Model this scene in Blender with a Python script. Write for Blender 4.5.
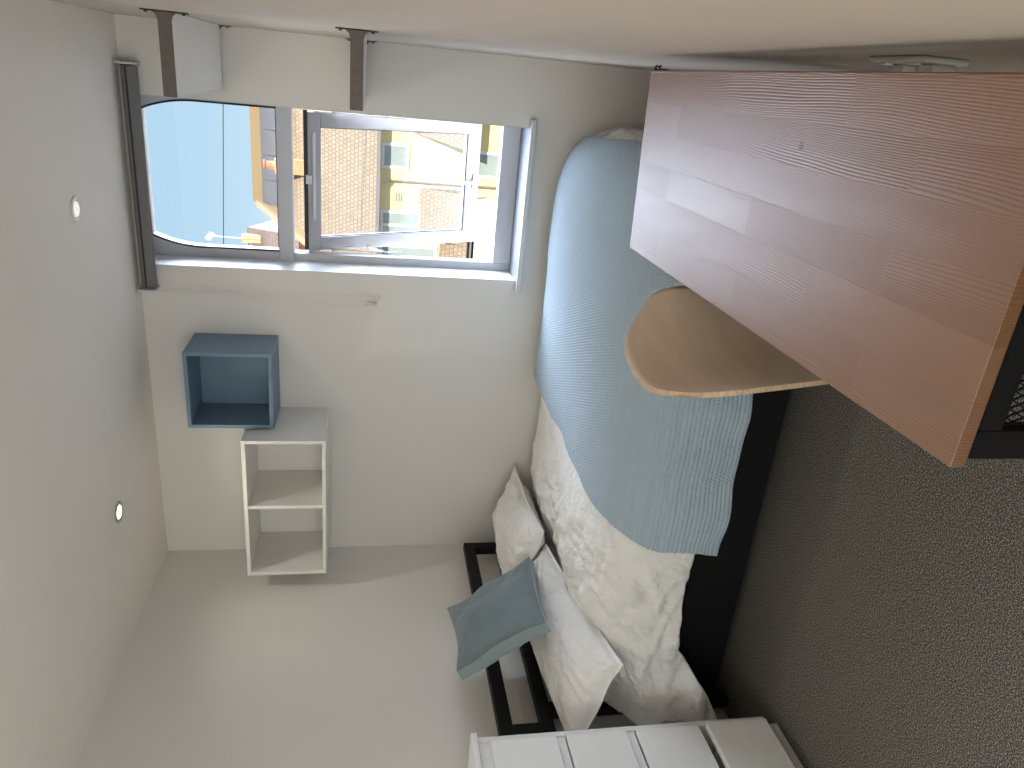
import bpy, bmesh, math, random
import numpy as np
from mathutils import Vector, Matrix, Euler
random.seed(4)
SC = bpy.context.scene
for o in list(bpy.data.objects):
    bpy.data.objects.remove(o)

# ---------------------------------------------------------------- camera
cam_r = Vector((0.922041, 0.386672, 0.018038))
cam_u = Vector((-0.090886, 0.170958, 0.981078))
cam_f = Vector((-0.376271, 0.906233, -0.192773))
cam_data = bpy.data.cameras.new('camera')
cam = bpy.data.objects.new('camera', cam_data)
SC.collection.objects.link(cam)
# the photograph was taken with the phone on its side: up in the room is left in the frame
ax, ay, az = -cam_u, cam_r, -cam_f
cam.matrix_world = Matrix(((ax.x, ay.x, az.x, 0.0), (ax.y, ay.y, az.y, 0.0), (ax.z, ay.z, az.z, 1.45), (0, 0, 0, 1)))
cam_data.sensor_width = 36
cam_data.lens = 25.9907
cam_data.clip_start = 0.02
cam_data.clip_end = 300
SC.camera = cam
SC.view_settings.view_transform = 'Standard'
SC.view_settings.look = 'None'
SC.view_settings.exposure = 0.60
SC.view_settings.gamma = 1.0
SC.view_settings.use_curve_mapping = False

# ---------------------------------------------------------------- sky, sun, lamps
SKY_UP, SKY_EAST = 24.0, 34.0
world = bpy.data.worlds.new('sky')
SC.world = world
world.use_nodes = True
wn, wl = world.node_tree.nodes, world.node_tree.links
wn.clear()
w_out = wn.new('ShaderNodeOutputWorld'); w_bg = wn.new('ShaderNodeBackground')
w_tc = wn.new('ShaderNodeTexCoord'); w_sep = wn.new('ShaderNodeSeparateXYZ'); w_ramp = wn.new('ShaderNodeValToRGB')
wl.new(w_tc.outputs['Generated'], w_sep.inputs[0]); wl.new(w_sep.outputs['Z'], w_ramp.inputs[0])
e = w_ramp.color_ramp.elements
# hazy horizon, clear blue, and extra glow added above the view for room light
e[0].position = 0.0; e[0].color = (0.49, 0.61, 0.70, 1)
e[1].position = 1.0; e[1].color = (0.8, 0.95, 1.2, 1)
for p_, c_ in ((0.12, (0.395, 0.55, 0.67)), (0.27, (0.34, 0.505, 0.65))):
    m_ = e.new(p_); m_.color = (*c_, 1)
def w_math(op, a, b=None, c=None, clamp=False):
    n = wn.new('ShaderNodeMath'); n.operation = op; n.use_clamp = clamp
    for i_, v_ in enumerate((a, b, c)):
        if v_ is None: continue
        if isinstance(v_, (int, float)): n.inputs[i_].default_value = v_
        else: wl.new(v_, n.inputs[i_])
    return n.outputs[0]
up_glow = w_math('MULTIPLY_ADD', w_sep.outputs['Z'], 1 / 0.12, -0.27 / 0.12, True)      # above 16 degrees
east_glow = w_math('MULTIPLY_ADD', w_sep.outputs['X'], 1 / 0.30, -0.12 / 0.30, True)    # unseen side glow added to light the room
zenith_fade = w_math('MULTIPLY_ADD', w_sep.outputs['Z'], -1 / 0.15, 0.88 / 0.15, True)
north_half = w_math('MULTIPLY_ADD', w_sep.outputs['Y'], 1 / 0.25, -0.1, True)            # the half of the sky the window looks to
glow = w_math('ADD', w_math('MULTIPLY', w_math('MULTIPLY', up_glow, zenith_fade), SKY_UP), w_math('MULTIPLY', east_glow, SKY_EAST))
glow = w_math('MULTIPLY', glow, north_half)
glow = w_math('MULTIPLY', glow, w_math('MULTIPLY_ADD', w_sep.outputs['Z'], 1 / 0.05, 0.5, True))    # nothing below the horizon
wl.new(w_ramp.outputs[0], w_bg.inputs[0])
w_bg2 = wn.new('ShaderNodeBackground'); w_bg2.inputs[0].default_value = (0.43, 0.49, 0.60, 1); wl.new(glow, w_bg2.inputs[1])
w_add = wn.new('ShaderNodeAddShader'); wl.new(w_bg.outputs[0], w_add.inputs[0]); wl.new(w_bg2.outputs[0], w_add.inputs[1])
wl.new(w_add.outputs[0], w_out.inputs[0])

def lamp(name, kind, loc, direction, energy, color, **kw):
    d = bpy.data.lights.new(name, kind); d.energy = energy; d.color = color
    for k, v in kw.items(): setattr(d, k, v)
    o = bpy.data.objects.new(name, d); SC.collection.objects.link(o)
    o.location = loc
    o.rotation_euler = Vector(direction).to_track_quat('-Z', 'Y').to_euler()
    return o
lamp('sun', 'SUN', (0, 0, 20), (-0.35, 0.75, -0.62), 8.5, (1.0, 0.93, 0.80), angle=0.01)
# unseen fill lamp added at the near end of the room, behind the camera
lamp('near_fill', 'AREA', (-0.95, -1.22, 1.40), (-0.66, 0.9, 0.90), 21.0, (1.0, 0.985, 0.95), shape='RECTANGLE', size=1.5, size_y=1.5)

portal = lamp('window_portal', 'AREA', (-0.51, 3.57, 1.6), (0, -1, 0), 1, (1, 1, 1), shape='RECTANGLE', size=0.72, size_y=1.64)
portal.data.cycles.is_portal = True

# ---------------------------------------------------------------- material helpers
def mat(name, col, rough=0.6, metal=0.0, noise=0.0, nscale=30, bump=0.0, bscale=200, spec=0.5, coords='Object', detail=4, sheen=0.0):
    m = bpy.data.materials.new(name); m.use_nodes = True
    nt = m.node_tree; N, L = nt.nodes, nt.links
    b = N['Principled BSDF']
    b.inputs['Base Color'].default_value = (*col, 1)
    b.inputs['Roughness'].default_value = rough
    b.inputs['Metallic'].default_value = metal
    b.inputs['Specular IOR Level'].default_value = spec
    if sheen: b.inputs['Sheen Weight'].default_value = sheen
    tc = N.new('ShaderNodeTexCoord')
    if noise:
        n = N.new('ShaderNodeTexNoise'); n.inputs['Scale'].default_value = nscale; n.inputs['Detail'].default_value = detail
        L.new(tc.outputs[coords], n.inputs['Vector'])
        r = N.new('ShaderNodeValToRGB')
        r.color_ramp.elements[0].position = 0.3; r.color_ramp.elements[1].position = 0.7
        r.color_ramp.elements[0].color = tuple(c * (1 - noise) for c in col) + (1,)
        r.color_ramp.elements[1].color = tuple(min(1, c * (1 + noise)) for c in col) + (1,)
        L.new(n.outputs['Fac'], r.inputs[0]); L.new(r.outputs[0], b.inputs['Base Color'])
    if bump:
        n2 = N.new('ShaderNodeTexNoise'); n2.inputs['Scale'].default_value = bscale; n2.inputs['Detail'].default_value = 3
        L.new(tc.outputs[coords], n2.inputs['Vector'])
        bp = N.new('ShaderNodeBump'); bp.inputs['Strength'].default_value = bump; bp.inputs['Distance'].default_value = 0.003
        L.new(n2.outputs['Fac'], bp.inputs['Height']); L.new(bp.outputs[0], b.inputs['Normal'])
    return m

def mat_emit(name, col, strength):
    m = bpy.data.materials.new(name); m.use_nodes = True
    b = m.node_tree.nodes['Principled BSDF']
    b.inputs['Base Color'].default_value = (*col, 1)
    b.inputs['Emission Color'].default_value = (*col, 1); b.inputs['Emission Strength'].default_value = strength
    return m

def mat_glass(name):
    m = bpy.data.materials.new(name); m.use_nodes = True
    nt = m.node_tree; N, L = nt.nodes, nt.links
    for n in list(N): N.remove(n)
    out = N.new('ShaderNodeOutputMaterial'); mix = N.new('ShaderNodeMixShader')
    tr = N.new('ShaderNodeBsdfTransparent'); gl = N.new('ShaderNodeBsdfGlossy'); fr = N.new('ShaderNodeFresnel')
    tr.inputs[0].default_value = (0.97, 0.98, 0.98, 1); gl.inputs['Roughness'].default_value = 0.02; fr.inputs[0].default_value = 1.45
    L.new(fr.outputs[0], mix.inputs[0]); L.new(tr.outputs[0], mix.inputs[1]); L.new(gl.outputs[0], mix.inputs[2]); L.new(mix.outputs[0], out.inputs[0])
    return m

def math_node(nt, op, a, b=None, c=None):
    n = nt.nodes.new('ShaderNodeMath'); n.operation = op
    for i, v in enumerate((a, b, c)):
        if v is None: continue
        if isinstance(v, (int, float)): n.inputs[i].default_value = v
        else: nt.links.new(v, n.inputs[i])
    return n.outputs[0]

def mat_wood_staves(name):
    """oiled pine board glued up of staves running along the desk (object y), brushed grain"""
    m = bpy.data.materials.new(name); m.use_nodes = True
    nt = m.node_tree; N, L = nt.nodes, nt.links
    b = N['Principled BSDF']
    tc = N.new('ShaderNodeTexCoord')
    mp = N.new('ShaderNodeMapping'); mp.inputs['Rotation'].default_value = (0, 0, math.radians(90))
    L.new(tc.outputs['Object'], mp.inputs[0])
    br = N.new('ShaderNodeTexBrick')
    br.offset = 0.43; br.offset_frequency = 2
    br.inputs['Scale'].default_value = 1.0; br.inputs['Brick Width'].default_value = 0.42; br.inputs['Row Height'].default_value = 0.072
    br.inputs['Mortar Size'].default_value = 0.0005; br.inputs['Mortar Smooth'].default_value = 0.4; br.inputs['Bias'].default_value = 0.0
    br.inputs['Color1'].default_value = (0, 0, 0, 1); br.inputs['Color2'].default_value = (1, 1, 1, 1); br.inputs['Mortar'].default_value = (0.35, 0.35, 0.35, 1)
    L.new(mp.outputs[0], br.inputs['Vector'])
    # every stave shifts the grain pattern
    sep = N.new('ShaderNodeSeparateXYZ'); L.new(tc.outputs['Object'], sep.inputs[0])
    sc_ = N.new('ShaderNodeSeparateColor'); L.new(br.outputs['Color'], sc_.inputs[0])
    off = math_node(nt, 'MULTIPLY', sc_.outputs[0], 7.0)
    grain_amount = math_node(nt, 'MULTIPLY_ADD', math_node(nt, 'FRACT', math_node(nt, 'MULTIPLY', sc_.outputs[0], 5.3)), 0.75, 0.25)
    cx = N.new('ShaderNodeCombineXYZ')
    L.new(math_node(nt, 'ADD', sep.outputs[0], off), cx.inputs[0])
    L.new(math_node(nt, 'MULTIPLY', sep.outputs[1], 0.16), cx.inputs[1]); L.new(off, cx.inputs[2])
    n = N.new('ShaderNodeTexNoise'); n.inputs['Scale'].default_value = 7.0; n.inputs['Detail'].default_value = 2.0; n.inputs['Roughness'].default_value = 0.4
    L.new(cx.outputs[0], n.inputs['Vector'])
    ph = math_node(nt, 'ADD', math_node(nt, 'MULTIPLY', n.outputs['Fac'], 40.0), math_node(nt, 'MULTIPLY', sep.outputs[0], 480.0))
    rings = math_node(nt, 'MULTIPLY_ADD', math_node(nt, 'SINE', math_node(nt, 'MULTIPLY', ph, 3.2)), 0.5, 0.5)
    rings2 = math_node(nt, 'MULTIPLY', math_node(nt, 'POWER', rings, 2.2), grain_amount)
    f = N.new('ShaderNodeTexNoise'); f.inputs['Scale'].default_value = 60.0; f.inputs['Detail'].default_value = 5
    L.new(cx.outputs[0], f.inputs['Vector'])
    ramp = N.new('ShaderNodeValToRGB')
    ramp.color_ramp.elements[0].color = (0.270, 0.128, 0.056, 1); ramp.color_ramp.elements[1].color = (0.150, 0.066, 0.028, 1)
    L.new(math_node(nt, 'MULTIPLY_ADD', rings2, 0.55, math_node(nt, 'MULTIPLY', f.outputs['Fac'], 0.35)), ramp.inputs[0])
    hs = N.new('ShaderNodeHueSaturation')
    L.new(ramp.outputs[0], hs.inputs['Color']); L.new(math_node(nt, 'MULTIPLY_ADD', sc_.outputs[0], 0.16, 0.90), hs.inputs['Value'])
    L.new(math_node(nt, 'MULTIPLY_ADD', sc_.outputs[0], -0.15, 1.0), hs.inputs['Saturation'])
    # a few knots
    v = N.new('ShaderNodeTexVoronoi'); v.inputs['Scale'].default_value = 3.1
    L.new(tc.outputs['Object'], v.inputs['Vector'])
    kn = N.new('ShaderNodeMix'); kn.data_type = 'RGBA'
    L.new(math_node(nt, 'LESS_THAN', v.outputs['Distance'], 0.022), kn.inputs[0])
    L.new(hs.outputs[0], kn.inputs[6]); kn.inputs[7].default_value = (0.09, 0.035, 0.02, 1)
    L.new(kn.outputs[2], b.inputs['Base Color'])
    b.inputs['Roughness'].default_value = 0.38
    b.inputs['Specular IOR Level'].default_value = 0.56
    bp = N.new('ShaderNodeBump'); bp.inputs['Strength'].default_value = 0.32; bp.inputs['Distance'].default_value = 0.0008
    L.new(math_node(nt, 'SUBTRACT', 1.0, math_node(nt, 'ADD', rings2, math_node(nt, 'MULTIPLY', br.outputs['Fac'], 0.8))), bp.inputs['Height'])
    L.new(bp.outputs[0], b.inputs['Normal'])
    return m

def mat_ply(name, c1, c2, scale=6):
    m = bpy.data.materials.new(name); m.use_nodes = True
    nt = m.node_tree; N, L = nt.nodes, nt.links
    b = N['Principled BSDF']; tc = N.new('ShaderNodeTexCoord')
    mp = N.new('ShaderNodeMapping'); mp.inputs['Scale'].default_value = (1, 0.3, 2.2)
    L.new(tc.outputs['Object'], mp.inputs[0])
    n = N.new('ShaderNodeTexNoise'); n.inputs['Scale'].default_value = scale; n.inputs['Detail'].default_value = 8; n.inputs['Distortion'].default_value = 1.2
    L.new(mp.outputs[0], n.inputs['Vector'])
    r = N.new('ShaderNodeValToRGB'); r.color_ramp.elements[0].position = 0.3; r.color_ramp.elements[1].position = 0.7
    r.color_ramp.elements[0].color = (*c1, 1); r.color_ramp.elements[1].color = (*c2, 1)
    L.new(n.outputs['Fac'], r.inputs[0]); L.new(r.outputs[0], b.inputs['Base Color'])
    b.inputs['Roughness'].default_value = 0.42
    return m

def mat_brick(name, c1, c2, mortar, w, h, ms=0.01, rough=0.85, rot=(0, 0, 0), bump=0.4):
    m = bpy.data.materials.new(name); m.use_nodes = True
    nt = m.node_tree; N, L = nt.nodes, nt.links
    b = N['Principled BSDF']; uv = N.new('ShaderNodeUVMap')
    br = N.new('ShaderNodeTexBrick')
    br.inputs['Scale'].default_value = 1; br.inputs['Brick Width'].default_value = w; br.inputs['Row Height'].default_value = h
    br.inputs['Mortar Size'].default_value = ms
    br.inputs['Color1'].default_value = (*c1, 1); br.inputs['Color2'].default_value = (*c2, 1); br.inputs['Mortar'].default_value = (*mortar, 1)
    L.new(uv.outputs[0], br.inputs['Vector']); L.new(br.outputs['Color'], b.inputs['Base Color'])
    b.inputs['Roughness'].default_value = rough
    bp = N.new('ShaderNodeBump'); bp.inputs['Strength'].default_value = bump; bp.inputs['Distance'].default_value = 0.02; bp.invert = True
    L.new(br.outputs['Fac'], bp.inputs['Height']); L.new(bp.outputs[0], b.inputs['Normal'])
    return m

def mat_carpet(name):
    m = bpy.data.materials.new(name); m.use_nodes = True
    nt = m.node_tree; N, L = nt.nodes, nt.links
    b = N['Principled BSDF']; tc = N.new('ShaderNodeTexCoord')
    n = N.new('ShaderNodeTexNoise'); n.inputs['Scale'].default_value = 270; n.inputs['Detail'].default_value = 2; n.inputs['Roughness'].default_value = 0.7
    L.new(tc.outputs['Object'], n.inputs['Vector'])
    r = N.new('ShaderNodeValToRGB')
    r.color_ramp.elements[0].position = 0.36; r.color_ramp.elements[1].position = 0.66
    r.color_ramp.elements[0].color = (0.022, 0.020, 0.018, 1); r.color_ramp.elements[1].color = (0.42, 0.39, 0.33, 1)
    mm = r.color_ramp.elements.new(0.52); mm.color = (0.105, 0.098, 0.086, 1)
    L.new(n.outputs['Fac'], r.inputs[0]); L.new(r.outputs[0], b.inputs['Base Color'])
    b.inputs['Roughness'].default_value = 0.95; b.inputs['Specular IOR Level'].default_value = 0.1
    v = N.new('ShaderNodeTexNoise'); v.inputs['Scale'].default_value = 420
    L.new(tc.outputs['Object'], v.inputs['Vector'])
    bp = N.new('ShaderNodeBump'); bp.inputs['Strength'].default_value = 0.2; bp.inputs['Distance'].default_value = 0.002
    L.new(v.outputs['Fac'], bp.inputs['Height']); L.new(bp.outputs[0], b.inputs['Normal'])
    return m

def mat_linen(name, col, var=0.04):
    m = mat(name, col, 0.9, noise=var, nscale=9, spec=0.2)
    nt = m.node_tree; N, L = nt.nodes, nt.links; b = N['Principled BSDF']
    tc = N.new('ShaderNodeTexCoord')
    n = N.new('ShaderNodeTexNoise'); n.inputs['Scale'].default_value = 15; n.inputs['Detail'].default_value = 5; n.inputs['Roughness'].default_value = 0.58; n.inputs['Distortion'].default_value = 0.9
    L.new(tc.outputs['Object'], n.inputs['Vector'])
    bp = N.new('ShaderNodeBump'); bp.inputs['Strength'].default_value = 0.8; bp.inputs['Distance'].default_value = 0.02
    L.new(n.outputs['Fac'], bp.inputs['Height']); L.new(bp.outputs[0], b.inputs['Normal'])
    return m

M = dict(
    wall=mat('wall_paint', (0.745, 0.72, 0.67), 0.75, bump=0.08, bscale=60, noise=0.012, nscale=3),
    wall_warm=mat('right_wall_tone', (0.55, 0.475, 0.40), 0.7, bump=0.12, bscale=50, noise=0.03, nscale=6),  # warmer and darker tone than the other walls, for the right wall
    ceiling=mat('ceiling_paint', (0.84, 0.795, 0.725), 0.75, bump=0.10, bscale=35, noise=0.02, nscale=2.5),
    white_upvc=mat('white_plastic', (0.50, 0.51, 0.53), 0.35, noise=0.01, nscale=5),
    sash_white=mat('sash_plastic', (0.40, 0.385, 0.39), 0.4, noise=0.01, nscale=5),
    sill=mat('sill_top_dimmed', (0.20, 0.22, 0.26), 0.45, noise=0.01, nscale=5),  # sill top darkened and blued to offset the strong skylight on it
    bead=mat('white_bead', (0.85, 0.85, 0.83), 0.4, noise=0.01, nscale=5),
    white_paint=mat('white_gloss_paint', (0.60, 0.61, 0.62), 0.4, noise=0.01, nscale=5),
    white_board=mat('white_foil', (0.78, 0.765, 0.72), 0.45, noise=0.012, nscale=8),
    blue_board=mat('blue_foil', (0.150, 0.235, 0.315), 0.45, noise=0.02, nscale=8),
    dresser=mat('dresser_foil', (0.80, 0.79, 0.76), 0.5, noise=0.015, nscale=40),
    black=mat('black_steel', (0.007, 0.007, 0.008), 0.6, noise=0.1, nscale=40, spec=0.25),
    dark=mat('dark_seal', (0.02, 0.02, 0.025), 0.6, noise=0.1, nscale=40),
    shelf_metal=mat('brown_grey_steel', (0.145, 0.125, 0.105), 0.55, metal=0.2, noise=0.12, nscale=60),
    steel=mat('steel', (0.45, 0.43, 0.42), 0.35, metal=0.9, noise=0.05, nscale=40),
    blind=mat('grey_blind_fabric', (0.17, 0.165, 0.16), 0.8, noise=0.06, nscale=80, bump=0.1),
    blind_light=mat('aluminium_rail', (0.42, 0.40, 0.37), 0.5, noise=0.04, nscale=30),
    wood=mat_wood_staves('oiled_pine'),
    ply=mat_ply('plywood', (0.70, 0.57, 0.44), (0.80, 0.67, 0.53)),
    ply_edge=mat_ply('plywood_edge', (0.40, 0.27, 0.16), (0.62, 0.47, 0.32), 60),
    carpet=mat_carpet('grey_carpet'),
    linen=mat_linen('white_linen', (0.74, 0.735, 0.70)),
    pillow=mat_linen('white_pillow_linen', (0.76, 0.75, 0.72)),
    knit=mat('blue_grey_knit', (0.36, 0.445, 0.51), 0.95, noise=0.05, nscale=400, spec=0.15, bump=0.25, bscale=700, sheen=0.2),
    teal=mat('teal_velvet', (0.155, 0.198, 0.210), 0.85, noise=0.04, nscale=14, spec=0.2, bump=0.15, bscale=500, sheen=0.25),
    teal_lit=mat('teal_velvet_lit', (0.25, 0.32, 0.32), 0.85, noise=0.04, nscale=14, spec=0.2, bump=0.15, bscale=500, sheen=0.25),  # paler copy of the velvet, painting the light on the cushion's side and back
    glass=mat_glass('window_glass'),
    lamp_on=mat_emit('lamp_glow', (1.0, 0.96, 0.88), 6.0),
    lamp_soft=mat_emit('lamp_lens', (1.0, 0.97, 0.93), 0.35),
    yellow=mat('yellow_render', (0.619, 0.509, 0.232), 0.85, noise=0.05, nscale=1.5, coords='Object'),
    tiles=mat_brick('brown_roof_tiles', (0.169, 0.124, 0.086), (0.216, 0.162, 0.107), (0.103, 0.076, 0.052), 0.17, 0.20, 0.018),
    tiles_dark=mat_brick('red_brown_roof_tiles', (0.073, 0.040, 0.030), (0.107, 0.061, 0.044), (0.027, 0.017, 0.013), 0.26, 0.30, 0.02),
    ridge=mat_brick('ridge_tiles', (0.378, 0.290, 0.154), (0.416, 0.338, 0.203), (0.194, 0.136, 0.068), 0.30, 5, 0.02),
    brick=mat_brick('orange_brick', (0.483, 0.174, 0.074), (0.538, 0.229, 0.107), (0.370, 0.235, 0.168), 0.22, 0.075, 0.008),
    pot=mat('terracotta', (0.470, 0.134, 0.067), 0.7, noise=0.1, nscale=10),
    solar=mat('solar_glass', (0.042, 0.042, 0.048), 0.55, noise=0.1, nscale=3),
    solar_frame=mat('solar_frame', (0.210, 0.210, 0.210), 0.4, noise=0.05, nscale=10),
    pipe=mat('grey_pipe', (0.139, 0.130, 0.134), 0.5, noise=0.05, nscale=10),
    ext_white=mat('white_render', (0.571, 0.550, 0.510), 0.8, noise=0.03, nscale=2),
    ext_glass=mat('house_window_glass', (0.202, 0.242, 0.235), 0.15, noise=0.15, nscale=1.2),
    ground=mat('garden_ground', (0.075, 0.062, 0.045), 0.95, noise=0.3, nscale=0.5),
    ext_wall=mat('outside_wall', (0.5, 0.42, 0.33), 0.9, noise=0.1, nscale=3),
)

# ---------------------------------------------------------------- geometry helpers
def link(o, parent=None):
    SC.collection.objects.link(o)
    if parent: o.parent = parent
    return o

def obj(name, bm, material, parent=None, smooth=False, bevel=0.0, seg=2):
    """bmesh in world coordinates; parents are un-rotated empties, so subtract their location"""
    me = bpy.data.meshes.new(name)
    bmesh.ops.recalc_face_normals(bm, faces=bm.faces)
    base = Vector((0, 0, 0))
    p = parent
    while p is not None:
        base += p.location; p = p.parent
    if base.length: bmesh.ops.translate(bm, verts=bm.verts, vec=-base)
    bm.to_mesh(me); bm.free()
    mats = material if isinstance(material, (list, tuple)) else [material]
    for m_ in mats: me.materials.append(m_)
    if smooth:
        for p_ in me.polygons: p_.use_smooth = True
    o = link(bpy.data.objects.new(name, me), parent)
    if bevel:
        b = o.modifiers.new('bevel', 'BEVEL'); b.width = bevel; b.segments = seg; b.limit_method = 'ANGLE'; b.angle_limit = math.radians(40)
        for p_ in me.polygons: p_.use_smooth = True
        w = o.modifiers.new('wn', 'WEIGHTED_NORMAL')
    return o

def thing(name, label, cat, loc=(0, 0, 0), group=None):
    o = bpy.data.objects.new(name, None); o.empty_display_size = 0.05; link(o); o.location = loc
    o['label'] = label; o['category'] = cat
    if group: o['group'] = group
    return o

def tag(o, label, cat, group=None):
    o['label'] = label; o['category'] = cat
    if group: o['group'] = group
    return o

def struct(name, bm, material, parent=None, **kw):
    o = obj(name, bm, material, parent, **kw)
    if parent is None: o['kind'] = 'structure'
    return o

def B(): return bmesh.new()

def box(bm, x0, x1, y0, y1, z0, z1, mi=0):
    x0, x1 = sorted((x0, x1)); y0, y1 = sorted((y0, y1)); z0, z1 = sorted((z0, z1))
    v = [bm.verts.new(p) for p in ((x0, y0, z0), (x1, y0, z0), (x1, y1, z0), (x0, y1, z0), (x0, y0, z1), (x1, y0, z1), (x1, y1, z1), (x0, y1, z1))]
    for f in ((0, 3, 2, 1), (4, 5, 6, 7), (0, 1, 5, 4), (1, 2, 6, 5), (2, 3, 7, 6), (3, 0, 4, 7)):
        fc = bm.faces.new([v[i] for i in f]); fc.material_index = mi
    return bm

def bx(*a): return box(B(), *a)

def prism(bm, pts, vec):
    """closed polygon pts (3D) extruded by vec"""
    a = [bm.verts.new(p) for p in pts]; b = [bm.verts.new(Vector(p) + Vector(vec)) for p in pts]
    bm.faces.new(a); bm.faces.new(b[::-1])
    n = len(pts)
    for i in range(n): bm.faces.new((a[i], b[i], b[(i + 1) % n], a[(i + 1) % n]))
    return bm

def tube(bm, pts, r, n=10, cap=True):
    pts = [Vector(p) for p in pts]
    rings = []
    up = None
    for i, p in enumerate(pts):
        t = (pts[min(i + 1, len(pts) - 1)] - pts[max(i - 1, 0)]).normalized()
        if up is None:
            up = Vector((0, 0, 1)) if abs(t.z) < 0.9 else Vector((1, 0, 0))
        s = t.cross(up).normalized(); up = s.cross(t).normalized()
        rr = r[i] if isinstance(r, (list, tuple)) else r
        rings.append([bm.verts.new(p + (s * math.cos(a) + up * math.sin(a)) * rr) for a in [2 * math.pi * k / n for k in range(n)]])
    for a, b in zip(rings, rings[1:]):
        for k in range(n): bm.faces.new((a[k], a[(k + 1) % n], b[(k + 1) % n], b[k]))
    if cap: bm.faces.new(rings[0][::-1]); bm.faces.new(rings[-1])
    return bm

def bar(bm, a, b, w, h, up=(0, 0, 1)):
    """rectangular bar from a to b"""
    a, b = Vector(a), Vector(b); t = (b - a).normalized(); s = t.cross(Vector(up)).normalized(); u = s.cross(t)
    q = [a + s * sx * w / 2 + u * sy * h / 2 for sx, sy in ((-1, -1), (1, -1), (1, 1), (-1, 1))]
    return prism(bm, q, b - a)

def lathe(bm, prof, c, n=32, axis='z', sx=1, sy=1):
    rings = []
    for r, z in prof:
        rings.append([bm.verts.new((c[0] + r * sx * math.cos(t), c[1] + r * sy * math.sin(t), c[2] + z)) for t in [2 * math.pi * k / n for k in range(n)]])
    for a, b in zip(rings, rings[1:]):
        for k in range(n): bm.faces.new((a[k], a[(k + 1) % n], b[(k + 1) % n], b[k]))
    bm.faces.new(rings[0]); bm.faces.new(rings[-1])
    return bm

def uv_planar(o, fu, fv):
    me = o.data; uvl = me.uv_layers.new(name='UVMap')
    for lp in me.loops:
        co = me.vertices[lp.vertex_index].co; uvl.data[lp.index].uv = (fu(co), fv(co))

# numpy gradient noise
_rs = np.random.RandomState(11)
_perm = np.concatenate([_rs.permutation(256)] * 3)
_grad = _rs.normal(size=(256, 3)); _grad /= np.linalg.norm(_grad, axis=1)[:, None]
def noise(x, y, z=0.0):
    x, y, z = np.broadcast_arrays(np.asarray(x, float), np.asarray(y, float), np.asarray(z, float))
    xi, yi, zi = np.floor(x).astype(int), np.floor(y).astype(int), np.floor(z).astype(int)
    xf, yf, zf = x - xi, y - yi, z - zi
    fd = lambda t: t * t * t * (t * (t * 6 - 15) + 10)
    u, v, w = fd(xf), fd(yf), fd(zf)
    out = 0
    for dx in (0, 1):
        for dy in (0, 1):
            for dz in (0, 1):
                h = _perm[_perm[_perm[(xi + dx) & 255] + ((yi + dy) & 255)] + ((zi + dz) & 255)]
                g = _grad[h]
                d = g[..., 0] * (xf - dx) + g[..., 1] * (yf - dy) + g[..., 2] * (zf - dz)
                out = out + d * (u if dx else 1 - u) * (v if dy else 1 - v) * (w if dz else 1 - w)
    return out * 1.6
def ridged(x, y, z=0.0, o=3):
    s, a = 0, 1.0
    for k in range(o):
        s = s + a * (1 - np.abs(noise(x * 2 ** k, y * 2 ** k, z + 7 * k)) * 2.2); a *= 0.5
    return s / 1.75

def grid_obj(name, P, material, parent=None, close=None, mask=None, thickness=0.0, uv=None):
    """P: (n, m, 3) world points"""
    n, m_, _ = P.shape
    base = Vector((0, 0, 0)); p = parent
    while p is not None: base += p.location; p = p.parent
    V = (P - np.array(base)).reshape(-1, 3)
    i, j = np.meshgrid(np.arange(n - 1), np.arange(m_ - 1), indexing='ij')
    q = np.stack([i * m_ + j, (i + 1) * m_ + j, (i + 1) * m_ + j + 1, i * m_ + j + 1], -1).reshape(-1, 4)
    if mask is not None: q = q[mask.reshape(-1)]
    me = bpy.data.meshes.new(name)
    me.from_pydata(V.tolist(), [], q.tolist())
    me.materials.append(material)
    me.polygons.foreach_set('use_smooth', [True] * len(me.polygons))
    me.update()
    o = link(bpy.data.objects.new(name, me), parent)
    if thickness:
        s = o.modifiers.new('solid', 'SOLIDIFY'); s.thickness = thickness; s.offset = 0
    return o

# ================================================================ THE ROOM
XL, XR, YB, YN, ZC = -2.29, 0.10, 3.285, -1.40, 2.40
WX0, WX1, WZ0, WZ1 = -0.849, -0.172, 0.785, 2.399       # window opening in the back wall
WT = 0.26
struct('floor', bx(XL - 0.2, XR + 0.2, YN - 0.2, YB + 0.2, -0.12, 0.0), M['carpet'])
struct('ceiling', bx(XL - 0.2, XR + 0.2, YN - 0.2, YB + WT, ZC, ZC + 0.15), M['ceiling'])
struct('wall_left', bx(XL - 0.2, XL, YN, YB, -0.1, ZC), M['wall'])
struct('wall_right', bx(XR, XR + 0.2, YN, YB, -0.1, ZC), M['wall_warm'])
bm = B()
box(bm, XL - 0.2, WX0, YB, YB + WT, -0.1, ZC); box(bm, WX1, XR + 0.2, YB, YB + WT, -0.1, ZC)
box(bm, WX0, WX1, YB, YB + WT, -0.1, WZ0 - 0.004); box(bm, WX0, WX1, YB, YB + WT, WZ1, ZC)
struct('wall_back', bm, M['wall'])
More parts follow.
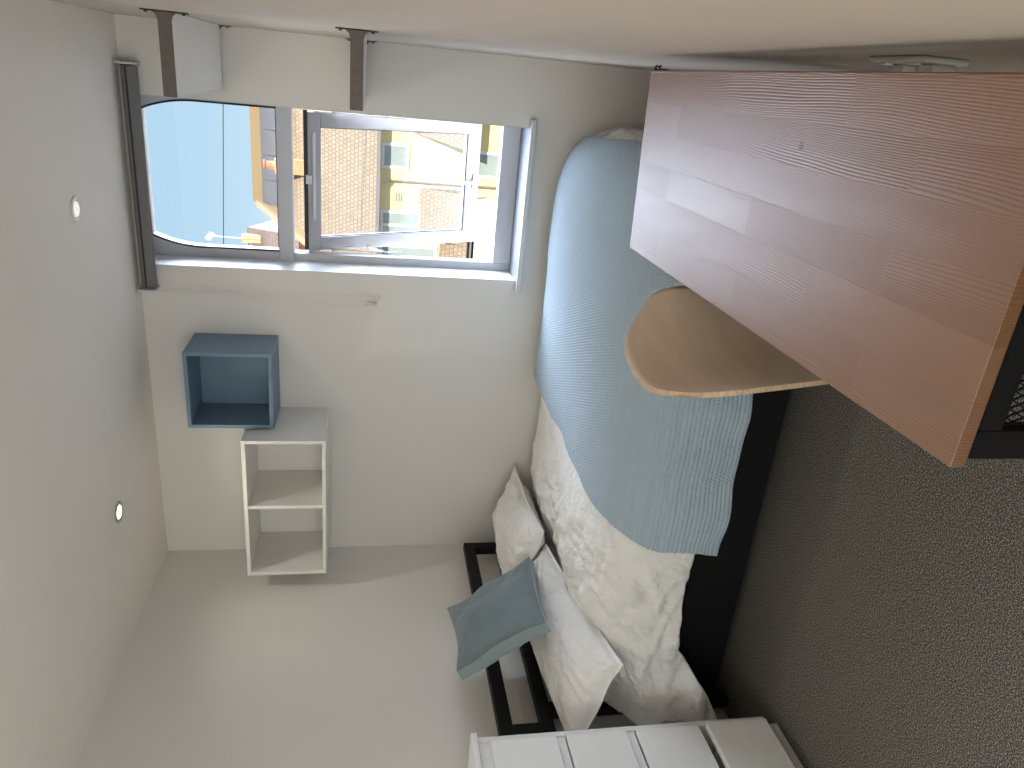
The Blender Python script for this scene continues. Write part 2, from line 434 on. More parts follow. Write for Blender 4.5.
# near end of the room, behind the camera, with an opening added for light
bm = B()
box(bm, XL - 0.2, -2.15, YN - 0.1, YN, -0.1, ZC); box(bm, -0.55, XR + 0.2, YN - 0.1, YN, -0.1, ZC)
box(bm, -2.15, -0.55, YN - 0.1, YN, -0.1, 0.55); box(bm, -2.15, -0.55, YN - 0.1, YN, 2.15, ZC)
struct('wall_near', bm, M['wall'])
struct('baseboard_left', bx(XL, XL + 0.014, YN, YB, 0, 0.09), M['white_paint'], bevel=0.003)
struct('baseboard_back', bx(XL, XR, YB - 0.014, YB, 0, 0.09), M['white_paint'], bevel=0.003)
struct('baseboard_right', bx(XR - 0.012, XR, YN, YB - 0.02, 0, 0.09), M['white_paint'], bevel=0.003)

# ---- window_1: fixed arched pane above, top-hung casement standing open below
win = bpy.data.objects.new('window_1', None); link(win); win.location = (-0.51, 3.49, 0.8); win['kind'] = 'structure'
FY0, FY1 = 3.460, 3.525
IX0, IX1 = WX0 + 0.001, WX1 - 0.001
def inner_top(side, inset):
    """outline of the arched head from springing to the crown"""
    pts = []
    for k in range(13):
        t = k / 12 * 0.227 / 0.41
        off = 0.31 * (1 - math.sqrt(1 - t * t))
        pts.append((off + inset, 2.17 + t * 0.41))
    return pts
gx0, gx1 = -0.802, -0.190
bm = B()
# jambs with the arched head: strips between outer rectangle and the arched opening
for sgn, xo, xg in ((1, IX0, gx0), (-1, IX1, gx1)):
    path = [(0, 1.848), (0, 2.0)] + inner_top(sgn, 0.0)
    for (o0, z0), (o1, z1) in zip(path, path[1:]):
        z0, z1 = min(z0, 2.397), min(z1, 2.397)
        if z1 - z0 < 1e-4: continue
        prism(bm, [(xo, FY0, z0), (xg + sgn * o0, FY0, z0), (xg + sgn * o1, FY0, z1), (xo, FY0, z1)], (0, FY1 - FY0, 0))
box(bm, IX0, IX1, FY0, FY1, 2.386, 2.398)
o = obj('upper_frame', bm, M['white_upvc'], win)
bm = B()
box(bm, IX0, gx0 - 0.006, FY0, FY1, WZ0, 1.788); box(bm, gx1 + 0.006, IX1, FY0, FY1, WZ0, 1.788)
box(bm, gx0 - 0.006, gx1 + 0.006, FY0, FY1, WZ0, 0.868)
obj('lower_frame', bm, M['white_upvc'], win, bevel=0.003)
bm = bx(IX0, IX1, FY0 - 0.012, FY1, 1.786, 1.850)
obj('transom', bm, M['white_upvc'], win, bevel=0.006)
bm = bx(gx0 - 0.004, gx1 + 0.004, 3.490, 3.496, 1.850, 2.390)
obj('upper_pane', bm, M['glass'], win)
# dark seal lines round the arched pane
bm = B()
for sgn, xg in ((1, gx0), (-1, gx1)):
    path = [(0, 1.848), (0, 2.0)] + inner_top(sgn, 0.0)
    tube(bm, [(xg + sgn * o_, FY0 - 0.001, min(z_, 2.392)) for o_, z_ in path], 0.0045, 6)
tube(bm, [(gx0, FY0 - 0.001, 1.851), (gx1, FY0 - 0.001, 1.851)], 0.003, 6)
obj('seal', bm, M['dark'], win)
# casement: hinged along its top, bottom pushed outward
ca = math.radians(27.5)
cz, cy = 1.7225, 3.490
def cs(x, s, d):
    """x, distance s down the casement, d through its thickness (+ outward)"""
    return Vector((x, cy + s * math.sin(ca) + d * math.cos(ca), cz - s * math.cos(ca) + d * math.sin(ca)))
def csbox(bm, x0, x1, s0, s1, d0, d1):
    q = [cs(x0, s0, d0), cs(x1, s0, d0), cs(x1, s1, d0), cs(x0, s1, d0)]
    prism(bm, q, cs(0, 0, d1) - cs(0, 0, d0))
cx0, cx1, cl = -0.805, -0.197, 0.928
sash = B()
fw, fb = 0.062, 0.072
csbox(sash, cx0, cx1, 0, fw, 0, 0.05); csbox(sash, cx0, cx1, cl - fb, cl, 0, 0.05)
csbox(sash, cx0, cx0 + fw, fw, cl - fb, 0, 0.05); csbox(sash, cx1 - fw, cx1, fw, cl - fb, 0, 0.05)
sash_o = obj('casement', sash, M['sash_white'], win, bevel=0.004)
bm = B(); csbox(bm, cx0 + fw - 0.004, cx1 - fw + 0.004, fw - 0.004, cl - fb + 0.004, 0.022, 0.028); obj('pane', bm, M['glass'], sash_o)
bm = B()
for a, b in (((cx0 + fw, fw), (cx1 - fw, fw)), ((cx1 - fw, fw), (cx1 - fw, cl - fb)), ((cx1 - fw, cl - fb), (cx0 + fw, cl - fb)), ((cx0 + fw, cl - fb), (cx0 + fw, fw))):
    tube(bm, [cs(a[0], a[1], 0.018), cs(b[0], b[1], 0.018)], 0.004, 6)
obj('glazing_seal', bm, M['dark'], sash_o)
bm = B(); csbox(bm, -0.66, -0.28, 0.020, 0.034, -0.008, 0.0); obj('trickle_vent', bm, M['white_paint'], sash_o, bevel=0.002)
bm = B(); csbox(bm, -0.50, -0.46, -0.012, 0.014, -0.014, 0.0); obj('catch', bm, M['white_paint'], sash_o, bevel=0.003)
# espagnolette handle on the bottom rail
bm = B(); csbox(bm, -0.525, -0.455, cl - 0.044, cl - 0.020, -0.012, 0.0); csbox(bm, -0.500, -0.480, cl - 0.060, cl - 0.010, -0.03, -0.010)
csbox(bm, -0.50, -0.485, cl - 0.115, cl - 0.035, -0.042, -0.028)
obj('handle', bm, M['steel'], sash_o, bevel=0.003)
# dark gap and friction stays
bm = B(); box(bm, gx0 + 0.006, gx1, 3.486, 3.506, 1.7235, 1.740); obj('head_seal', bm, M['dark'], win)
for xs in (gx0 + 0.004, gx1 - 0.004):
    bm = bar(B(), (xs, 3.505, 1.62), (xs, 3.645, 1.47), 0.004, 0.010, (1, 0, 0))
    bar(bm, (xs, 3.645, 1.47), (xs, 3.525, 1.38), 0.004, 0.010, (1, 0, 0))
    bar(bm, (xs, 3.525, 1.70), (xs, 3.525, 1.30), 0.006, 0.010, (0, 1, 0))
    obj('friction_stay', bm, M['steel'], win)
# reveal lining (brighter white than the wall) and sill board
bm = B(); box(bm, WX0, WX0 + 0.004, YB - 0.001, FY0, WZ0, WZ1 - 0.002); struct('trim_reveal_left', bm, M['white_paint'])
bm = B(); box(bm, WX1 - 0.004, WX1, YB - 0.001, FY0, WZ0, WZ1 - 0.002); struct('trim_reveal_right', bm, M['white_paint'])
bm = B(); box(bm, -0.893, -0.138, 3.262, YB, WZ0 - 0.022, WZ0); box(bm, WX0 + 0.004, WX1 - 0.004, YB, FY0, WZ0 - 0.022, WZ0)
sill = bmesh.ops.remove_doubles(bm, verts=bm.verts, dist=1e-5)
struct('trim_sill', bm, M['sill'], bevel=0.004)

struct('trim_sill_edge', bx(-0.893, -0.138, 3.245, 3.2615, WZ0 - 0.022, WZ0), M['white_paint'], bevel=0.003)  # front of the same sill, kept white; only the lit top is darkened

# ---- roller blind under the ceiling
bl = thing('roller_blind', 'rolled-up grey roller blind above the window', 'blind', (-0.50, 3.235, 2.355))
bm = tube(B(), [(-0.925, 3.235, 2.352), (-0.072, 3.235, 2.352)], 0.030, 28); obj('fabric_roll', bm, M['blind'], bl, smooth=False, bevel=0.002)
bm = tube(B(), [(-0.925, 3.205, 2.357), (-0.072, 3.205, 2.357)], 0.0035, 8); obj('fabric_seam', bm, M['dark'], bl)
bm = bx(-0.925, -0.072, 3.245, 3.283, 2.380, 2.395); obj('mounting_rail', bm, M['blind_light'], bl, bevel=0.002)
for xs in (-0.940, -0.064):
    bm = B(); box(bm, xs - 0.004, xs + 0.004, 3.20, 3.283, 2.322, 2.394); tube(bm, [(xs - 0.006, 3.235, 2.352), (xs + 0.006, 3.235, 2.352)], 0.012, 14)
    obj('end_bracket', bm, M['white_paint'], bl, bevel=0.002)
# bead chain: one long loop of beads with its lower end pulled sideways by the tangle
bm = B()
def beads(bm, pts, step=0.011, r=0.0033):
    pts = [Vector(p) for p in pts]
    for a, b in zip(pts, pts[1:]):
        k = max(1, int((b - a).length / step))
        for i in range(k):
            bmesh.ops.create_icosphere(bm, subdivisions=1, radius=r, matrix=Matrix.Translation(a.lerp(b, i / k)))
x0 = -0.948
beads(bm, [(x0, 3.262, 2.33), (-0.948, 3.262, 1.98), (-0.944, 3.264, 1.70), (-0.937, 3.268, 1.40), (-0.942, 3.270, 1.385)])
beads(bm, [(x0 - 0.006, 3.250, 2.33), (-0.962, 3.256, 2.05), (-0.982, 3.262, 1.80), (-0.995, 3.268, 1.52), (-0.990, 3.268, 1.44), (-0.965, 3.27, 1.405), (-0.942, 3.270, 1.385)])
obj('bead_chain', bm, M['bead'], bl)
bm = B()
beads(bm, [(-0.985, 3.265, 1.46), (-0.975, 3.262, 1.43), (-0.982, 3.262, 1.415), (-0.968, 3.266, 1.41)], 0.006, 0.0035)
box(bm, -0.984, -0.972, 3.262, 3.272, 1.415, 1.455)
obj('chain_connector', bm, M['steel'], bl)

# ---- recessed downlights
def downlight(x, y, label, lens):
    t = thing('downlight', label, 'ceiling light', (x, y, ZC), 'recessed ceiling spotlights')
    bm = lathe(B(), [(0.040, -0.0005), (0.043, -0.003), (0.041, -0.006), (0.030, -0.006), (0.027, -0.0015), (0.027, -0.0008)], (x, y, ZC), 36)
    obj('bezel', bm, M['white_board'] if lens == 'lamp_soft' else M['blind_light'], t, smooth=True)
    bm = lathe(B(), [(0.026, -0.0015), (0.024, -0.0055), (0.012, -0.0065)], (x, y, ZC), 28)
    obj('lens', bm, M[lens], t, smooth=True)
    return t
downlight(-0.514, 2.667, 'white-rimmed round spotlight in the ceiling, nearest the window', 'lamp_soft')
downlight(-1.698, 2.703, 'glowing round spotlight in the ceiling near the left wall, grey rim', 'lamp_on')
for x, y in ((-0.514, 2.667), (-1.698, 2.703), (-0.55, 0.9), (-1.70, 0.9), (-0.55, -0.6), (-1.70, -0.6)):
    lamp('downlight_beam', 'SPOT', (x, y, ZC - 0.012), (0, 0, -1), 8.0 if y > 2 else 4.0, (1.0, 0.92, 0.80), spot_size=math.radians(150), spot_blend=0.9, shadow_soft_size=0.03)

# ---- right wall shelves
def wall_shelf(label, y0, zt, x_out, fl):
    t = thing('wall_shelf', label, 'shelf', (XR, y0, zt), 'shelves on the right wall')
    y1 = 3.262
    bm = bx(x_out + 0.004, XR - 0.001, y0 + 0.006, y1 - 0.006, zt - 0.040, zt - 0.028)
    obj('shelf_board', bm, M['white_board'], t, bevel=0.001)
    for ya, s in ((y0, 1), (y1, -1)):
        bm = B()
        yb = ya + s * 0.005
        # arm with a flared root and a tall foot plate on the wall
        prof = [(x_out, zt), (XR - 0.026, zt), (XR - 0.013, zt + 0.004), (XR - 0.005, zt + 0.014), (XR - 0.003, zt + fl), (XR - 0.0005, zt + fl),
                (XR - 0.0005, zt - 0.036 - fl), (XR - 0.003, zt - 0.036 - fl), (XR - 0.005, zt - 0.050), (XR - 0.013, zt - 0.042), (XR - 0.026, zt - 0.038), (x_out, zt - 0.038)]
        prism(bm, [(px, ya, pz) for px, pz in prof], (0, s * 0.006, 0))
        box(bm, XR - 0.004, XR - 0.0005, min(ya, ya + s * 0.022), max(ya, ya + s * 0.022), zt - 0.036 - fl, zt + fl)
        br = obj('bracket', bm, M['shelf_metal'], t, bevel=0.0008)
        for zz in (zt + fl - 0.014, zt - 0.036 - fl + 0.014):
            bm = tube(B(), [(XR - 0.008, ya + s * 0.013, zz), (XR - 0.003, ya + s * 0.013, zz)], 0.005, 10)
            obj('screw', bm, M['dark'], br)
    bm = bx(x_out, x_out + 0.003, y0 + 0.006, y1 - 0.006, zt - 0.040, zt - 0.026)
    obj('edge_strip', bm, M['white_board'], t)
    return t
wall_shelf('upper wall shelf on right wall with white board and brown-grey bracket, nearest ceiling', 2.52, 2.063, -0.134, 0.048)
wall_shelf('lower wall shelf on right wall with brown-grey bracket, in front of the open casement', 2.375, 1.514, -0.119, 0.042)

# ---- double socket low on the right wall behind the desk
sk = thing('wall_socket', 'white double wall socket on right wall at the desk edge', 'socket', (XR, 1.225, 0.55))
bm = bx(XR - 0.010, XR - 0.0005, 1.15, 1.297, 0.507, 0.593); obj('face_plate', bm, M['white_board'], sk, bevel=0.004)
for yy in (1.187, 1.260):
    bm = B(); box(bm, XR - 0.026, XR - 0.010, yy - 0.022, yy + 0.022, 0.515, 0.560)
    obj('plug', bm, M['white_board'], sk, bevel=0.005)
    bm = bx(XR - 0.014, XR - 0.010, yy - 0.008, yy + 0.008, 0.572, 0.588); obj('rocker_switch', bm, M['white_board'], sk, bevel=0.001)

# ================================================================ WALL CUBES
def cube_unit(name, label, x0, x1, y0, z0, z1, material, divider=None):
    t = thing(name, label, 'shelf', ((x0 + x1) / 2, YB, z0))
    th = 0.016
    obj('top_panel', bx(x0, x1, y0, YB - 0.001, z1 - th, z1), material, t, bevel=0.0012)
    obj('bottom_panel', bx(x0, x1, y0, YB - 0.001, z0, z0 + th), material, t, bevel=0.0012)
    for a, b in ((x0, x0 + th), (x1 - th, x1)):
        obj('side_panel', bx(a, b, y0, YB - 0.001, z0 + th, z1 - th), material, t, bevel=0.0012)
    obj('back_panel', bx(x0 + th, x1 - th, YB - 0.022, YB - 0.014, z0 + th, z1 - th), material, t)
    if divider: obj('divider', bx(divider - 0.008, divider + 0.008, y0 + 0.004, YB - 0.022, z0 + th, z1 - th), material, t, bevel=0.001)
    return t
cube_unit('wall_cube', 'open blue-grey cube shelf mounted high on the back wall', -1.492, -1.146, 3.035, 1.845, 2.198, M['blue_board'])
cube_unit('wall_cube', 'open white two-compartment shelf box on the back wall beside the corner', -2.193, -1.502, 2.935, 1.619, 1.969, M['white_board'], -1.834)

# ================================================================ BED
bed = thing('bed', 'low bed with black metal headboard frame against the back wall', 'bed', (-1.2, 2.65, 0))
hb = B()
hx0, hx1 = -2.245, -2.205
for z0, z1 in ((0.893, 0.947), (0.735, 0.785)):
    box(hb, hx0, hx1, 1.955, 3.172, z0, z1)
for y0, y1 in ((3.120, 3.172), (1.955, 2.007)):
    box(hb, hx0, hx1, y0, y1, 0.785, 0.893); box(hb, hx0, hx1, max(y0, 2.05), max(y0, 2.05) + 0.052, 0.0, 0.735)
obj('headboard', hb, M['black'], bed, bevel=0.003)
bm = B()
box(bm, -2.205, -0.22, 2.10, 2.13, 0.04, 0.26); box(bm, -2.205, -0.17, 3.17, 3.20, 0.20, 0.26); box(bm, -0.25, -0.22, 2.13, 3.17, 0.20, 0.26)  # near rail carried down in black to paint the shade under the bed
obj('rails_and_shade', bm, M['black'], bed, bevel=0.003)
for x in (-0.25,):
    for y in (2.12, 3.16):
        obj('leg', bx(x - 0.02, x + 0.02, y - 0.01, y + 0.03, 0, 0.2), M['black'], bed, bevel=0.003)
bm = B()
for k in range(13):
    xx = -2.13 + k * 0.155; box(bm, xx, xx + 0.07, 2.13, 3.17, 0.235, 0.250)
obj('slats', bm, M['black'], bed)
mb = bx(-2.195, -0.26, 2.09, 3.20, 0.262, 0.49)
mt = obj('mattress', mb, M['linen'], bed, bevel=0.05, seg=4)

# cross-section of the made bed (y, z), from the wall over the top and down the near side
SEC = [(3.262, 0.40), (3.262, 0.50), (3.250, 0.58), (3.200, 0.632), (3.10, 0.650), (2.85, 0.655), (2.55, 0.650), (2.30, 0.638), (2.14, 0.610), (2.05, 0.560), (1.995, 0.48), (1.97, 0.38), (1.965, 0.29), (1.965, 0.20), (1.965, 0.12)]
def smooth_path(pts, n):
    P = np.array(pts, float); out = []
    Q = np.vstack([2 * P[0] - P[1], P, 2 * P[-1] - P[-2]])
    for i in range(len(P) - 1):
        p0, p1, p2, p3 = Q[i:i + 4]
        t = np.linspace(0, 1, 24, endpoint=False)[:, None]
        out.append(0.5 * (2 * p1 + (-p0 + p2) * t + (2 * p0 - 5 * p1 + 4 * p2 - p3) * t * t + (-p0 + 3 * p1 - 3 * p2 + p3) * t ** 3))
    out = np.vstack(out + [P[-1:]])
    d = np.concatenate([[0], np.cumsum(np.linalg.norm(np.diff(out, axis=0), axis=1))])
    return d, out
SD, SP = smooth_path(SEC, 0)
def sec(v):
    return np.interp(v, SD, SP[:, 0]), np.interp(v, SD, SP[:, 1])
# lengthwise path: x and how far the surface has dropped over the foot end
LD, LP = smooth_path([(-2.19, 0.02), (-1.9, 0.0), (-1.2, 0.0), (-0.6, 0.0), (-0.42, 0.005), (-0.29, 0.03), (-0.21, 0.085), (-0.165, 0.17), (-0.15, 0.26), (-0.145, 0.34)], 0)
def bed_surface(u, v):
    """u along the bed from head to foot, v across; metres on the cloth"""
    x = np.interp(u, LD, LP[:, 0]); drop = np.interp(u, LD, LP[:, 1])
    y, z = sec(v)
    z2 = z - drop * np.clip((z - 0.12) / 0.5, 0, 1)
    # over the foot end the corner rounds inward
    y = y + np.clip(drop * 0.25, 0, 0.06) * np.clip((2.3 - y) / 0.3, 0, 1)
    P = np.stack([x, y, z2], -1)
    # soft filling: broad hollows and bulges
    return P
def normals(P):
    du = np.gradient(P, axis=0); dv = np.gradient(P, axis=1)
    n = np.cross(du, dv); n /= np.linalg.norm(n, axis=-1)[..., None] + 1e-9
    # point outward (up / towards -y)
    s = np.sign(n[..., 2] - 0.6 * n[..., 1]); s[s == 0] = 1
    return n * s[..., None]
ULEN, VLEN = LD[-1], SD[-1]
v_side = float(np.interp(2.05, SP[::-1, 0], SD[::-1]))
def fill(U, V, seed=0.0):
    a = 0.020 * noise(U * 2.3, V * 2.3, 3.1) + 0.010 * noise(U * 5.1, V * 5.5, 9.2)
    return a
nu, nv = 300, 270
u = np.linspace(0, ULEN, nu); v = np.linspace(0, 1, nv)
U, Vn = np.meshgrid(u, v, indexing='ij')
xs_ = np.interp(U, LD, LP[:, 0])
# hem: about knee height along the side, falling to the floor by the head
v33 = float(np.interp(-0.33, -SP[SD > v_side][:, 1], SD[SD > v_side])); v15 = float(np.interp(-0.13, -SP[SD > v_side][:, 1], SD[SD > v_side]))
hem = v33 + (v15 - v33) * np.clip((-1.84 - xs_) / 0.32, 0, 1) + 0.018 * noise(U * 4, 5.5)
V = Vn * hem
P = bed_surface(U, V)
Nn = normals(P)
side = np.clip((V - v_side + 0.10) / 0.15, 0, 1)
edge_fade = np.clip(V / 0.08, 0, 1)
wr = 0.034 * (ridged(U * 3.0 + 0.5 * noise(U * 3, V * 3, 2), V * 4.2, 1.3) - 0.5) + 0.019 * (ridged(U * 9 + V * 4, V * 7 - U * 3, 4.4, 3) - 0.5)
wr = wr + side * 0.012 * np.sin(U * 9 + 3 * noise(U * 2.2, V * 2, 8)) * (0.4 + noise(U * 3, V * 5, 1.7))
disp = fill(U, V) + wr
flare = 0.085 * np.clip((-1.93 - xs_) / 0.2, 0, 1) * np.clip((V - v33 + 0.18) / 0.3, 0, 1.2)
blanket_zone = np.clip((xs_ + 1.62) / 0.14, 0, 1) * np.clip((-0.17 - xs_) / 0.03, 0, 1)
foot = np.clip((xs_ + 0.24) / 0.07, 0, 1)
wr = wr + foot * 0.030 * noise(U * 14, V * 9, 6.6)
disp = disp * (1 - 0.75 * blanket_zone) + blanket_zone * 0.25 * fill(U, V)
disp = (disp - 0.014 * blanket_zone) * edge_fade
P = P + Nn * disp[..., None]
P[..., 2] -= 0.045 * np.clip((-1.74 - xs_) / 0.16, 0, 1) * np.clip((P[..., 2] - 0.4) / 0.15, 0, 1)
P[..., 1] -= flare
P[..., 1] = np.minimum(P[..., 1], YB - 0.018)
duvet = grid_obj('duvet', P, M['linen'], None, thickness=0.010)
tag(duvet, 'crumpled off-white duvet spread over the bed', 'duvet')

# ---- knitted throw over the foot half
step = 0.0042
u0 = float(np.interp(-1.52, LP[:, 0], LD))
vhem = float(np.interp(-0.265, -SP[SD > v_side][:, 1], SD[SD > v_side]))
nu, nv = int((ULEN - 0.12 - u0) / step), int((vhem + 0.0) / step)
v = np.linspace(0.0, vhem, nv)
uu = np.linspace(0, 1, nu)
Un, V = np.meshgrid(uu, v, indexing='ij')
# head-side edge: from x=-1.29 at the wall to -1.42 down the near side
vt = V / vhem
x_edge = np.interp(vt, [0, 0.25, 0.5, 0.72, 0.88, 1.0], [-1.30, -1.27, -1.29, -1.36, -1.42, -1.435]) + 0.006 * np.sin(V * 24)
u_edge = np.interp(x_edge, LP[:, 0], LD)
u_foot = np.interp(vt, [0, 0.1, 0.25, 0.5, 1.0], [ULEN - 0.30, ULEN - 0.27, ULEN - 0.24, ULEN - 0.20, ULEN - 0.16])
U = u_edge + (u_foot - u_edge) * Un
Vw = V + 0.020 * noise(U * 5.0, 3.3) * np.clip((vt - 0.8) / 0.2, 0, 1)
P = bed_surface(U, Vw)
Nn = normals(P)
side = np.clip((V - v_side + 0.10) / 0.15, 0, 1)
low = 0.25 * fill(U, V) + fill(U, V) * 0.10 + 0.016 + side * 0.014 * np.sin(U * 15 + 2.5 * noise(U * 2.5, V * 1.2, 8)) * np.clip((V - v_side) / 0.3, 0, 1) + 0.004 * noise(U * 7, V * 7, 2)
row = (U * 0 + V) / 0.0140          # ridges run along the bed
col = U / 0.0112
kn = np.abs(np.sin(np.pi * row)) ** 0.8 * (0.35 + 0.65 * np.abs(np.sin(np.pi * (col + 0.5 * (np.floor(row) % 2)))))
edge_fade = np.clip(V / 0.08, 0.3, 1)
d = low * edge_fade + 0.0100 * kn
P = P + Nn * d[..., None]
P[..., 1] = np.minimum(P[..., 1], YB - 0.006)
blanket = grid_obj('throw_blanket', P, M['knit'], None, thickness=0.006)
tag(blanket, 'blue-grey knitted throw draped over the foot of the bed', 'blanket')

# ---- pillows: plump rectangular bags with a flat seam flange
def pillow_mesh(w, h, t, seed, flange=0.02, wr=0.010, pinch=0.10, n=110, power=0.42):
    a = np.linspace(-1, 1, n); b = np.linspace(-1, 1, n)
    A, Bb = np.meshgrid(a, b, indexing='ij')
    # corner ears: sides bow inward between the corners
    X = A * w / 2 * (1 - pinch * (1 - np.abs(Bb) ** 2.0) * np.abs(A) ** 3 * 0.6)
    Y = Bb * h / 2 * (1 - pinch * (1 - np.abs(A) ** 2.0) * np.abs(Bb) ** 3 * 0.6)
    fx = flange / (w / 2); fy = flange / (h / 2)
    ea = np.clip((1 - np.abs(A) - fx) / (1 - fx), 0, 1); eb = np.clip((1 - np.abs(Bb) - fy) / (1 - fy), 0, 1)
    prof = (np.clip(1 - (1 - ea) ** 2.2, 0, 1) * np.clip(1 - (1 - eb) ** 2.2, 0, 1)) ** power
    outs = []
    for s in (1, -1):
        Z = s * (t / 2 * prof + 0.0015)
        rid = wr * (ridged(X * 6 + seed, Y * 5, seed + s, 3) - 0.45) * (prof ** 0.5)
        rad = wr * 0.9 * np.sin(np.arctan2(Bb, A) * 14 + 4 * noise(A * 2, Bb * 2, seed)) * np.clip(np.hypot(A, Bb) - 0.55, 0, 0.4) * 1.6 * prof
        bend = 0.02 * noise(A * 1.3, Bb * 1.3, seed * 2.1)
        Z = Z + s * (rid + rad) + bend
        outs.append(np.stack([X, Y, Z], -1))
    return outs
def make_pillow(name, corners, w, h, t, seed, material, parent=None, edge=0.0, edge_mat=None, flange=0.02, wr=0.017, pinch=0.10, power=0.42, sag=None):
    """corners: world positions of (-x,-y), (+x,-y), (+x,+y), (-x,+y) of the seam plane"""
    c = [np.array(p, float) for p in corners]
    top, bot = pillow_mesh(w, h, t, seed, flange, wr, pinch, power=power)
    top[..., 2] += edge / 2; bot[..., 2] -= edge / 2
    V, F = [], []
    n = top.shape[0]
    nrm = np.cross(c[1] - c[0], c[3] - c[0]); nrm /= np.linalg.norm(nrm)
    for G in (top, bot):
        s = G[..., 0] / w + 0.5; tt = G[..., 1] / h + 0.5
        S, T = s[..., None], tt[..., None]
        Pp = (1 - S) * (1 - T) * c[0] + S * (1 - T) * c[1] + S * T * c[2] + (1 - S) * T * c[3] + G[..., 2:3] * nrm
        if sag is not None: Pp = sag(Pp, S, T)
        V.append(Pp.reshape(-1, 3))
    V = np.vstack(V)
    i, j = np.meshgrid(np.arange(n - 1), np.arange(n - 1), indexing='ij')
    q = np.stack([i * n + j, (i + 1) * n + j, (i + 1) * n + j + 1, i * n + j + 1], -1).reshape(-1, 4)
    q2 = q[:, ::-1] + n * n
    rim = [(k, 0) for k in range(n)] + [(n - 1, k) for k in range(1, n)] + [(k, n - 1) for k in range(n - 2, -1, -1)] + [(0, k) for k in range(n - 2, 0, -1)]
    idx = [a * n + b for a, b in rim]
    r = [(idx[k], idx[k] + n * n, idx[(k + 1) % len(idx)] + n * n, idx[(k + 1) % len(idx)]) for k in range(len(idx))]
    me = bpy.data.meshes.new(name); me.from_pydata(V.tolist(), [], q.tolist() + q2.tolist() + r)
    me.materials.append(material)
    if edge_mat:
        me.materials.append(edge_mat)
        me.polygons.foreach_set('material_index', [0] * len(q) + [1] * (len(q2) + len(r)))
    me.polygons.foreach_set('use_smooth', [True] * (len(q) + len(q2)) + [edge == 0] * len(r)); me.update()
    return link(bpy.data.objects.new(name, me), parent)
p1 = make_pillow('pillow', [(-2.19, 2.62, 0.78), (-1.76, 2.60, 0.695), (-1.79, 3.235, 0.70), (-2.16, 3.235, 0.775)], 0.45, 0.63, 0.15, 2.3, M['pillow'])
tag(p1, 'white pillow in the corner where the bed meets the back wall', 'pillow', 'bed pillows')
p2 = make_pillow('pillow', [(-2.19, 1.81, 0.71), (-1.87, 1.92, 0.535), (-1.845, 2.64, 0.675), (-2.13, 2.74, 0.79)], 0.45, 0.76, 0.14, 5.9, M['pillow'])
tag(p2, 'white pillow beside the chest of drawers, under the teal cushion', 'pillow', 'bed pillows')
cu = thing('cushion', 'square teal velvet cushion leaning on the black headboard', 'cushion', (-2.05, 2.42, 0.7))
co_ = make_pillow('cover', [tuple(Vector((0, 0, 1.45)).lerp(Vector(c_), 0.955)) for c_ in ((-1.955, 2.235, 0.735), (-1.975, 2.690, 0.705), (-2.170, 2.59, 1.070), (-2.155, 2.20, 1.070))], 0.43, 0.43, 0.10, 8.1, M['teal'], None, edge=0.045, edge_mat=M['teal_lit'], flange=0.004, wr=0.006, pinch=0.12, power=0.55)
co_.parent = cu; co_.matrix_parent_inverse = Matrix.Translation(-Vector(cu.location))

# ================================================================ CHEST OF DRAWERS
DX = -1.985                       # face of the carcass
dr = thing('chest_of_drawers', 'white four-drawer chest standing by the head of the bed', 'chest of drawers', (-2.13, 1.36, 0))
y0, y1 = 0.96, 1.764
bm = B(); box(bm, XL + 0.016, DX - 0.002, y1 - 0.018, y1, 0.055, 1.078); obj('side_panel', bm, M['dresser'], dr, bevel=0.001)
bm = B(); box(bm, XL + 0.016, DX - 0.002, y0, y0 + 0.018, 0.055, 1.078); obj('side_panel', bm, M['dresser'], dr, bevel=0.001)
obj('back_panel', bx(XL + 0.016, XL + 0.022, y0 + 0.018, y1 - 0.018, 0.055, 1.078), M['dresser'], dr)
obj('top', bx(XL + 0.003, DX + 0.016, y0 - 0.004, y1 + 0.004, 1.078, 1.096), M['dresser'], dr, bevel=0.001)
for z, h_ in ((1.030, 0.047), (0.783, 0.034), (0.541, 0.034), (0.055, 0.016)): obj('rail', bx(DX - 0.05, DX - 0.007, y0 + 0.018, y1 - 0.018, z, z + h_), M['dresser'], dr)
obj('plinth', bx(XL + 0.03, DX - 0.03, y0 + 0.01, y1 - 0.01, 0, 0.055), M['dresser'], dr)
for z0, z1, out in ((0.818, 1.036, 0.0), (0.577, 0.782, 0.0), (0.316, 0.540, 0.0), (0.068, 0.288, 0.010)):
    d = obj('drawer', bx(DX, DX + 0.016 + out, y0 - 0.002, y1 - 0.032, z0, z1), M['dresser'], dr, bevel=0.0015)
    bm = B(); box(bm, XL + 0.06, DX, y0 + 0.03, y0 + 0.042, z0 + 0.02, z1 - 0.05); box(bm, XL + 0.06, DX, y1 - 0.062, y1 - 0.05, z0 + 0.02, z1 - 0.05); box(bm, XL + 0.06, DX, y0 + 0.042, y1 - 0.062, z0 + 0.02, z0 + 0.026)
    obj('drawer_box', bm, M['dresser'], d)

